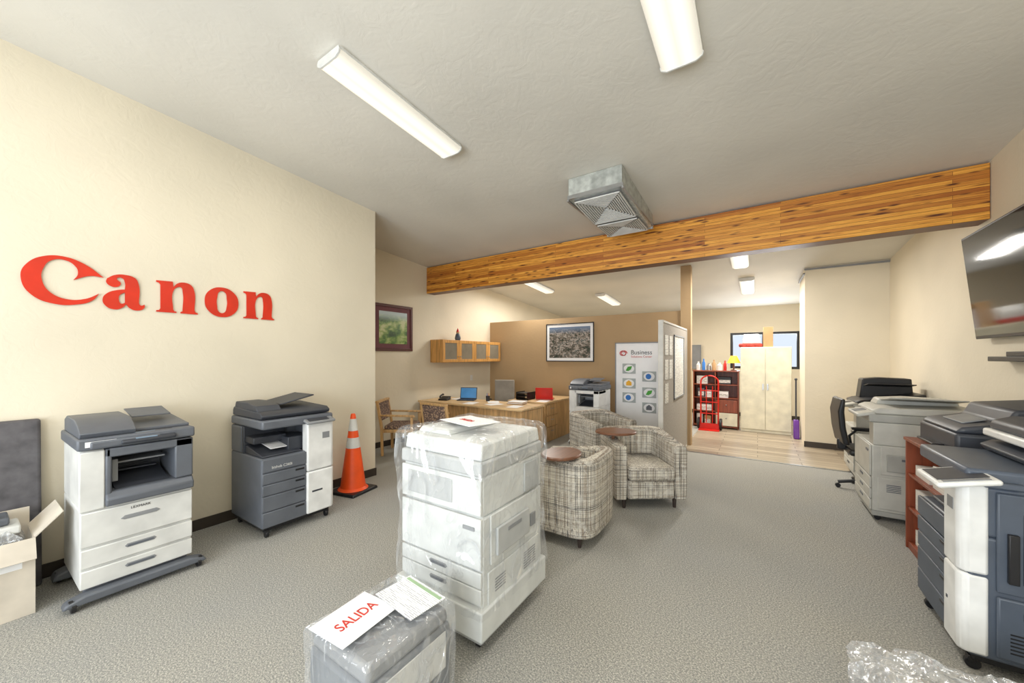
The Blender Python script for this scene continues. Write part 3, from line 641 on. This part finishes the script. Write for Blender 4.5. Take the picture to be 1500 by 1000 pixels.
for k in range(3): m.box(-.13,.13,-.16,.16,.004+k*.06,.012+k*.06)
for x in (-.13,.12): m.box(x,x+.01,-.16,.16,.004,.15)
m.obj('tray',BLK,T)
def guest(T):
    for x in (-.27,.27):
        m=M(); m.box(x-.02,x+.02,-.27,-.23,0.001,.62,tx=.004); m.obj('leg',OAKZ,T,.005)
        m=M(); m.prism([(.20,0.001),(.24,0.001),(.25,.45),(.32,.86),(.28,.86),(.21,.45)],'x',x-.02,x+.02); m.obj('leg',OAKZ,T,.005)
        m=M(); m.prism([(-.30,.62),(-.28,.655),(.26,.665),(.26,.64),(-.28,.625)],'x',x-.03,x+.03); m.obj('armrest',OAKZ,T,.008)
    m=M(); m.box(-.25,.25,-.25,-.23,.37,.42); m.box(-.25,.25,.21,.235,.37,.42); m.box(-.255,-.235,-.23,.21,.37,.42); m.box(.235,.255,-.23,.21,.37,.42); m.obj('frame',OAKZ,T,.004)
    m=M(); m.box(-.245,.245,-.27,.20,.42,.485); m.obj('seat',CHECK,T,.022,3)
    m=M(); m.prism([(.235,.56),(.275,.56),(.315,.85),(.275,.85)],'x',-.245,.245); m.obj('backrest',CHECK,T,.012)
    m=M(); m.prism([(.268,.85),(.325,.85),(.332,.885),(.275,.885)],'x',-.29,.29); m.obj('top_rail',OAKZ,T,.008)
G1=thing('guest_chair','oak-framed guest chair with patterned upholstery beside wall','chair',(-5.0,4.15,0),125,'oak guest chairs'); guest(G1)
G2=dup(G1,(-4.12,4.35,0),178); G2['label']='oak-framed guest chair with patterned upholstery facing desk'
def office(T,fab,h=1.1):
    m=M()
    for i in range(5):
        a=2*math.pi*i/5+.3; c,s_=math.cos(a),math.sin(a)
        m.tube([(0,0,.11),(.16*c,.16*s_,.095),(.28*c,.28*s_,.07)],.02,8)
    m.obj('star_base',BLK,T)
    for i in range(5):
        a=2*math.pi*i/5+.3; m=M(); m.cyl((.28*math.cos(a)-.012,.28*math.sin(a),.0275),.026,.024,'x',seg=14); m.obj('caster',BLK,T)
    m=M(); m.cyl((0,0,.09),.03,.36); m.obj('column',DG2,T)
    m=M(); m.box(-.24,.24,-.25,.22,.44,.52); m.obj('seat',fab,T,.035,3)
    m=M(); pr=[(.21,.56),(.245,.75),(.26,.95),(.25,h),(.29,h),(.32,.95),(.305,.75),(.27,.56)]; m.prism(pr,'x',-.22,.22); m.box(-.03,.03,.2,.29,.47,.6); m.obj('backrest',fab,T,.035,3)
    for x in (-.28,.25):
        m=M(); m.tube([(x+.015,.1,.47),(x+.015,.12,.60),(x+.015,.05,.68),(x+.015,-.12,.68)],.016,8); m.box(x-.015,x+.045,-.15,.1,.68,.71); m.obj('armrest',BLK,T,.006)
T=thing('office_chair','grey fabric office chair behind oak desk','office chair',(-4.45,6.3,0),20); office(T,CHFAB)
T=thing('office_chair','black office chair tucked between two copiers','office chair',(1.10,6.0,0),93); office(T,BLK)
# wall cabinet
T=thing('wall_cabinet','oak wall cabinet with four glass doors','wall cabinet',(XREC+.18,6.33,1.48))
OAKC=m_wood('honey_oak_wood',(206,152,84),2)
m=M(); m.box(-.17,.15,-.99,.99,0,.02); m.box(-.17,.15,-.99,.99,.44,.46); m.box(-.17,.15,-.99,-.97,.02,.44); m.box(-.17,.15,.97,.99,.02,.44); m.box(-.175,-.16,-.99,.99,.0,.46); m.box(-.16,.15,-.01,.01,.02,.44); m.obj('carcass',OAKC,T,.003)
for i in range(4):
    y0=-.985+i*.4925; y1=y0+.4875
    m=M(); m.box(.152,.17,y0,y1,.005,.065); m.box(.152,.17,y0,y1,.395,.455); m.box(.152,.17,y0,y0+.07,.065,.395); m.box(.152,.17,y1-.07,y1,.065,.395); d=m.obj('door',OAKC,T,.003)
    m=M(); m.box(.158,.164,y0+.07,y1-.07,.065,.395); m.obj('glass',mat('smoked_glass',(130,122,106),.08),d)
    m=M(); yk=y1-.035 if i%2==0 else y0+.035; m.ball((.18,yk,.12),.012); m.obj('knob',METAL,d)
T=thing('figurine','small dark gnome figurine on top of wall cabinet','figurine',(XREC+.2,5.95,1.941))
m=M(); m.lathe([(.05,0.001),(.065,.05),(.045,.13),(.03,.15)]); m.ball((0,0,.17),.035,1); m.lathe([(.036,.185),(.0,.27)],mi=2); m.obj('body',[BG,CARD,RED],T)
def frame(T,w,h,fm,pm,mat_=.06,ft=.03,lab=None):
    m=M(); m.box(-w/2,w/2,-.025,0,0,ft); m.box(-w/2,w/2,-.025,0,h-ft,h); m.box(-w/2,-w/2+ft,-.025,0,ft,h-ft); m.box(w/2-ft,w/2,-.025,0,ft,h-ft); m.obj('frame',fm,T,.004)
    m=M(); m.box(-w/2+ft,w/2-ft,-.012,-.004,ft,h-ft); m.obj('mat_board',PAPER if lab is None else lab,T)
    m=M(); q=ft+mat_; m.box(-w/2+q,w/2-q,-.015,-.0125,q*1.0,h-q); m.obj('picture',pm,T)
T=thing('framed_picture','framed aerial city photograph on tan partition','picture',(-3.39,7.355,1.49)); frame(T,1.12,.83,BLK,m_pic('aerial_print',[(.3,(58,66,58)),(.42,(96,92,84)),(.52,(140,130,120)),(.6,(180,172,164)),(.68,(92,96,92))],3.5,(112,130,156),.72,.4,8),.06,.02)
T=thing('framed_picture','dark wood framed landscape print on cream wall','picture',(XREC+.005,4.42,1.70),90); frame(T,.88,.84,FRAMEW,m_pic('park_print',[(.25,(44,72,36)),(.45,(84,122,56)),(.6,(140,164,88)),(.75,(186,192,140))],3,(176,194,198),.66,.12,4),.08,.05,mat('plum_mat',(106,60,66),.7))
# ================================================================ banner & panel
T=thing('banner_board','white display board with red swirl emblem and six round icons','display board',(-1.87,7.12,0))
m=M(); m.box(-.42,.42,-.012,.012,.06,1.85); m.obj('board',BRW,T,.004)
m=M(); m.box(-.44,-.42,-.02,.02,.04,1.87); m.box(.42,.44,-.02,.02,.04,1.87); m.box(-.44,.44,-.02,.02,1.85,1.87); m.box(-.44,.44,-.02,.02,.04,.06); m.box(-.4,-.34,-.15,.15,0.001,.04); m.box(.34,.4,-.15,.15,0.001,.04); m.obj('frame',MG,T,.003)
m=M()
pts=[( -.28+.075*math.cos(a)*(1-a/20),-.016,1.66+.055*math.sin(a)*(1-a/20)) for a in [k*.35 for k in range(32)]]
m.tube(pts,.008,6); m.obj('emblem',RED,T)
text('Business',.38,BLKTXT,(.06,-.0135,1.68),FR,FU,T); text('Solutions Center',.38,REDTXT,(.06,-.0135,1.60),FR,FU,T)
icm=[GREEN,BLUE,YEL,GREEN,BLUE,DG]
for i,(x,z) in enumerate(((-.17,1.37),(.2,1.23),(-.17,1.09),(.2,.93),(-.17,.82),(.2,.65))):
    m=M(); m.box(x-.125,x+.125,-.018,-.012,z-.095,z+.095); ic=m.obj('icon_tile',mat('icon_grey',(168,174,172),.5),T,.005)
    m=M(); m.lathe([(.085,0),(.085,.006)],(x,-.026,z),28,0,'y',1.15,.9); m.obj('icon_disc',PAPER,ic)
    m=M()
    if i%3==0: m.prism([(x-.06,z-.04),(x-.02,z+.035),(x+.06,z+.05),(x+.04,z-.015),(x-.01,z-.045)],'y',-.030,-.026)
    elif i%3==1: m.cyl((x-.01,-.030,z),.05,.004,'y')
    else: m.prism([(x-.05,z-.04),(x+.05,z-.04),(x+.05,z+.02),(x,z+.06),(x-.05,z+.02)],'y',-.030,-.026)
    m.obj('icon_symbol',icm[i],ic)
T=thing('cubicle_panel','tall grey fabric divider panel with pinned notices','divider panel',(-1.08,6.22,0))
m=M(); m.box(-.025,.025,-.98,1.0,.03,2.06); m.obj('fabric_panel',FAB,T,.003)
m=M(); m.box(-.032,.032,-1.0,-.98,0.001,2.09); m.box(-.032,.032,1.0,1.02,0.001,2.09); m.box(-.032,.032,-.98,1.0,2.06,2.09); m.box(-.032,.032,-.98,1.0,0.001,.03); m.obj('frame',mat('panel_trim',(196,192,184),.5),T,.003)
def onpanel(name,label,y0,y1,z0,z1,mt,cat='poster',fr=None):
    m=M(); x=-1.053
    m.box(x,x+.004,y0,y1,z0,z1); 
    if fr is not None:
        for b in ((y0,y1,z0,z0+.02),(y0,y1,z1-.02,z1),(y0,y0+.02,z0,z1),(y1-.02,y1,z0,z1)): m.box(x,x+.014,b[0],b[1],b[2],b[3],1)
    return m.obj(name,[mt]+([fr] if fr is not None else []),label=label,cat=cat)
NL=m_lines('notice_print',(236,234,226),(130,122,122),.022,.09,True)
onpanel('notice_poster','large framed labour notice poster pinned on divider',6.0,6.88,.95,1.93,NL,fr=MG)
for i,(y0,z0) in enumerate(((5.36,1.62),(5.66,1.62),(5.36,1.28),(5.66,1.28),(5.36,.95))):
    o=onpanel('notice_sheet','white printed notice pinned on divider panel',y0,y0+.22,z0,z0+.28,NL,'paper'); o['group']='notices on the divider'
# ================================================================ duct diffuser
T=thing('air_diffuser','galvanized sheet-metal duct box with louvred grilles under ceiling','air vent',(-1.41,4.28,3.24))
m=M(); A=-.62;B=.66
m.prism([(A,.06),(A,zc(4.28+A)-3.24-.003),(B,zc(4.28+B)-3.24-.003),(B,0.0),(.1,0)],'x',-.29,.29); m.obj('duct_box',GALV,T,.004)
m=M(); m.box(-.30,.30,A-.004,A+.02,.05,.09); m.box(-.30,.30,B-.02,B+.004,-.01,.02); m.box(-.305,-.285,A,B,.03,.05);  m.box(.285,.305,A,B,.03,.05); m.obj('flange',METAL,T)
for (y0,y1,n) in ((-.56,.06,0),(.12,.60,1)):
    m=M(); cy=(y0+y1)/2; hy=(y1-y0)/2; zb=0.06+(cy-A)*(-.06/.72) if n==0 else 0.0; tl=(-.06/.72) if n==0 else 0
    for k in range(10):
        q=1-k*.098; X=.25*q; Y=hy*q
        zz=zb-.006-.002*(9-k)
        for b in ((-X,X,cy-Y,cy-Y+.011),(-X,X,cy+Y-.011,cy+Y),(-X,-X+.011,cy-Y,cy+Y),(X-.011,X,cy-Y,cy+Y)):
            vs=m.box(b[0],b[1],b[2],b[3],zz-.010,zz+.003)
    if tl: m.rot(list(m.bm.verts),math.atan(tl),'X',(0,cy,zb))
    g=m.obj('grille',LG,T)
    m=M(); vs=m.box(-.25,.25,y0,y1,zb-.006,zb-.003)
    if tl: m.rot(vs,math.atan(tl),'X',(0,cy,zb))
    m.obj('throat',MG,g)
# ================================================================ TV
T=thing('television','large wall-mounted flat television tilted downward','television',(1.70,4.44,1.76))
dx,dz=-.093,.95
def tp(s,t):
    nx,nz=-dz/math.hypot(dx,dz),dx/math.hypot(dx,dz)
    return (dx*s+nx*t,dz*s+nz*t)
m=M(); m.prism([tp(0,.0),tp(1,.0),tp(1,-.045),tp(0,-.045)],'y',-.84,.84); m.obj('casing',BLK,T,.006)
m=M(); m.prism([tp(.03,.003),tp(.98,.003),tp(.98,-.002),tp(.03,-.002)],'y',-.825,.825); m.obj('screen',SCREEN,T)
m=M(); m.box(-.02,.0795,-.25,.25,.35,.6); m.obj('wall_bracket',DG2,T,.002)
m=M(); m.box(1.66,1.7795,4.35,4.95,1.56,1.60); m.box(1.69,1.76,4.45,4.75,1.60,1.64); m.obj('media_shelf',BLK,label='small black wall shelf holding media box below television',cat='shelf',bevel=.004)
# ================================================================ right side bookcase etc
T=thing('bookcase','low cherry wood bookcase with papers on shelves','bookcase',(1.38,4.04,0))
m=M()
x0,x1,y0,y1=-.34,.34,-.40,.40
m.box(x0,x1,y0,y0+.02,0.001,.90); m.box(x0,x1,y1-.02,y1,0.001,.90); m.box(x1-.01,x1,y0+.02,y1-.02,0.001,.90); m.box(x0-.01,x1,y0-.01,y1+.01,.90,.925); m.box(x0+.01,x1-.01,y0+.02,y1-.02,.0,.06); m.obj('carcass',CHERRY,T,.003)
for z in (.33,.61):
    m=M(); m.box(x0+.01,x1-.01,y0+.02,y1-.02,z,z+.02); m.obj('shelf',CHERRY,T,.002)
for i,z in enumerate((.061,.351,.631)):
    for k in range(2):
        m=M(); yy=4.04-.33+k*.36; hh=.08+.04*((i+k)%3); m.box(1.08,1.32,yy,yy+.29,z,z+hh); m.obj('paper_stack',m_lines('stack_edges',(235,232,224),(190,182,172),.01,.3,True),label='stack of paper on bookcase shelf',cat='paper',group='paper stacks in the bookcase')
T=thing('desktop_printer','dark grey desktop printer on low bookcase','printer',(1.42,4.02,.926))
m=M(); m.box(-.32,.30,-.33,.33,.0,.16); m.prism([(-.32,.16),(-.28,.20),(-.1,.24),(-.06,.33),(.22,.36),(.30,.16)],'y',-.31,.31); m.obj('body',DG2,T,.02)
m=M(); m.box(-.38,-.30,-.15,.15,.04,.055); m.obj('paper_tray',BLK,T,.004)
m=M(); vs=m.box(-.24,-.12,-.16,.16,.225,.235); m.rot(vs,math.radians(-16),'Y',(-.18,0,.22)); m.obj('control_panel',MG,T,.004)
# ================================================================ back room
T=thing('storage_cabinet','cream metal two-door storage cabinet with boxes on top','cabinet',(.135,9.55,0))
m=M(); m.box(-.44,.44,-.19,.22,0.002,1.8); m.obj('body',CREAM,T,.004)
for sgn,x0,x1 in ((-1,-.435,-.003),(1,.003,.435)):
    m=M(); m.box(x0,x1,-.212,-.19,.07,1.79); d=m.obj('door',CREAM,T,.004)
    m=M(); m.box(sgn*.04-.012,sgn*.04+.012,-.232,-.212,.90,1.03); m.obj('handle',METAL,d,.003)
m=M(); m.box(.10,.27,9.42,9.68,1.801,2.22); m.obj('cardboard_box',CARD,label='tall brown cardboard box on cream cabinet',cat='box',bevel=.003)
m=M(); m.box(-.34,.09,9.38,9.68,1.801,1.879); m.obj('folded_cloth',mat('red_cloth',(170,60,50),.9,0,.25,20,.5,30),label='folded red and white wrapped bundle on cabinet',cat='bundle',bevel=.03,seg=3)
T=thing('desktop_printer','white desktop printer on top of cream cabinet','printer',(-.12,9.55,1.88))
m=M(); m.box(-.15,.17,-.14,.14,0,.1); m.prism([(-.14,.1),(-.1,.2),(.12,.2),(.14,.1)],'x',-.13,.15); m.obj('body',WHITE,T,.01)
T=thing('shelving_unit','cherry wood shelving unit with drawers and supplies','shelf',(-.79,9.62,0))
m=M(); W=.45
m.box(-W,-W+.02,-.2,.2,0.002,1.26); m.box(W-.02,W,-.2,.2,0.002,1.26); m.box(-.01,.01,-.2,.2,0.002,1.26); m.box(-W-.01,W+.01,-.21,.2,1.26,1.285); m.box(-W,W,.18,.2,0.002,1.26); m.box(-W,W,-.2,.2,.03,.06); m.obj('carcass',CHERRY,T,.003)
for z in (.36,.66,.96):
    m=M(); m.box(-W+.02,-.01,-.19,.18,z,z+.02); m.obj('shelf',CHERRY,T)
m=M(); m.box(.01,W-.02,-.19,.18,.66,.68); m.obj('shelf',CHERRY,T)
m=M(); m.box(.01,W-.02,-.19,.18,.96,.98); m.obj('shelf',CHERRY,T)
for k in range(2):
    m=M(); m.box(.015,W-.025,-.215,-.19,.07+k*.29,.35+k*.29); d=m.obj('drawer',[CREAM,CHERRY][k],T,.004)
    m=M(); m.ball((.215,-.225,.24+k*.29),.013); m.obj('knob',METAL,d)
for i,(x,z,w_,h_,mt) in enumerate(((-.38,.061,.12,.24,WHITE),(-.22,.061,.13,.2,CARD),(-.38,.381,.3,.13,PAPER),(-.36,.681,.14,.2,DG),(-.2,.681,.12,.16,PAPER),(-.38,.981,.22,.18,WHITE),(.05,.681,.2,.14,PAPER),(.05,.981,.25,.16,BLK))):
    m=M(); xx=-.79+x; m.box(xx,xx+w_,9.48,9.7,z,z+h_); m.box(xx+.01,xx+w_-.01,9.478,9.48,z+.03,z+h_*.6,1); m.obj('supply_box',[mt,m_lines('supply_label',(224,224,218),(130,120,130),.03,.08,True)],label='boxed office supplies on shelving unit',cat='box',group='supplies on the shelves',bevel=.003)
T=thing('table_lamp','small lamp with yellow pleated shade on shelving unit','lamp',(-.44,9.58,1.286))
m=M(); m.lathe([(.06,0.001),(.06,.015),(.015,.03),(.02,.1),(.012,.2)]); m.obj('base',BROWN,T)
m=M(); m.lathe([(.13,.17),(.06,.33)]); m.obj('lamp_shade',mat('lit_shade',(240,190,60),.7,emis=.7),T)
for i,(x,h,r,mt) in enumerate(((-1.15,.2,.04,WHITE),(-1.04,.26,.035,BLUE),(-.93,.16,.05,METAL),(-.83,.24,.04,CARD),(-.72,.18,.05,WHITE),(-.61,.22,.035,RED))):
    m=M(); m.lathe([(r,1.286),(r,1.286+h*.65),(r*.45,1.286+h*.8),(r*.45,1.286+h)],(x,9.6,0),16); m.obj('bottle',mt,label='small supply bottle on shelving unit',cat='bottle',group='bottles on the shelving unit')
T=thing('hand_truck','red tubular hand truck with black wheels','hand truck',(-.88,9.15,0))
m=M()
fr=[(-.17,0,.12)]+[(-.17,.02,z) for z in (.4,.8,1.05)]+[(-.17+.17*(1-math.cos(a)),.03,1.05+.13*math.sin(a)) for a in (.4,.8,1.2,1.57,1.95,2.35,2.75)]+[(.17,.02,z) for z in (1.05,.8,.4)]+[(.17,0,.12)]
m.tube(fr,.016,8)
for z in (.35,.6,.85): m.tube([(-.17,.01,z),(.17,.01,z)],.012,8)
m.tube([(-.06,.01,.15),(-.06,.01,.95)],.01,8); m.tube([(.06,.01,.15),(.06,.01,.95)],.01,8); m.obj('frame',RED,T)
m=M(); m.box(-.2,.2,-.2,.0,0.003,.012); m.box(-.2,.2,-.006,.0,.012,.14); m.obj('toe_plate',RED,T)
for x in (-.24,.19):
    m=M(); m.lathe([(.05,0),(.115,.0),(.125,.012),(.125,.038),(.115,.05),(.05,.05)],(x,.06,.127),24,0,'x'); wv=m.obj('wheel',BLK,T)
    m=M(); m.cyl((x-.003,.06,.127),.05,.056,'x'); m.obj('hub',RED,wv)
m=M(); m.box(-1.68,-1.33,YB-.08,YB-.0005,1.25,1.93); m.box(-1.66,-1.35,YB-.088,YB-.08,1.27,1.91); m.obj('electrical_panel',MG,label='grey electrical breaker panel on cream wall',cat='electrical panel')
T=thing('vacuum_cleaner','upright vacuum cleaner with purple body beside cream cabinet','vacuum cleaner',(.63,9.1,0),0)
m=M(); m.prism([(-.12,0.002),(-.12,.1),(-.02,.36),(.08,.36),(.1,0.002)],'x',-.045,.045); m.obj('body',mat('purple_plastic',(96,40,140),.4),T,.015)
m=M(); m.tube([(0,.04,.34),(0,.06,.8),(0,.07,1.15)],.014,8); m.ball((0,.07,1.15),.025); m.obj('handle',DG2,T)
m=M(); m.box(XREC,XREC+.006,6.6,6.68,1.05,1.17); m.obj('power_outlet',WHITE,label='white power outlet plate on cream wall',cat='outlet',bevel=.002)
# ================================================================ world + camera
w=bpy.data.worlds.new('World'); S.world=w; w.use_nodes=True
bgn=w.node_tree.nodes['Background']; bgn.inputs[0].default_value=(.80,.89,1,1); bgn.inputs[1].default_value=1.0
cd=bpy.data.cameras.new('cam'); cd.sensor_width=36; cd.lens=542/1500*36; cd.shift_y=22/1500; cd.clip_start=.05
co=bpy.data.objects.new('camera',cd); C.objects.link(co); co.location=(0,0,1.6); co.rotation_euler=(math.radians(90),0,math.radians(33.57)); S.camera=co
S.view_settings.view_transform='Standard'
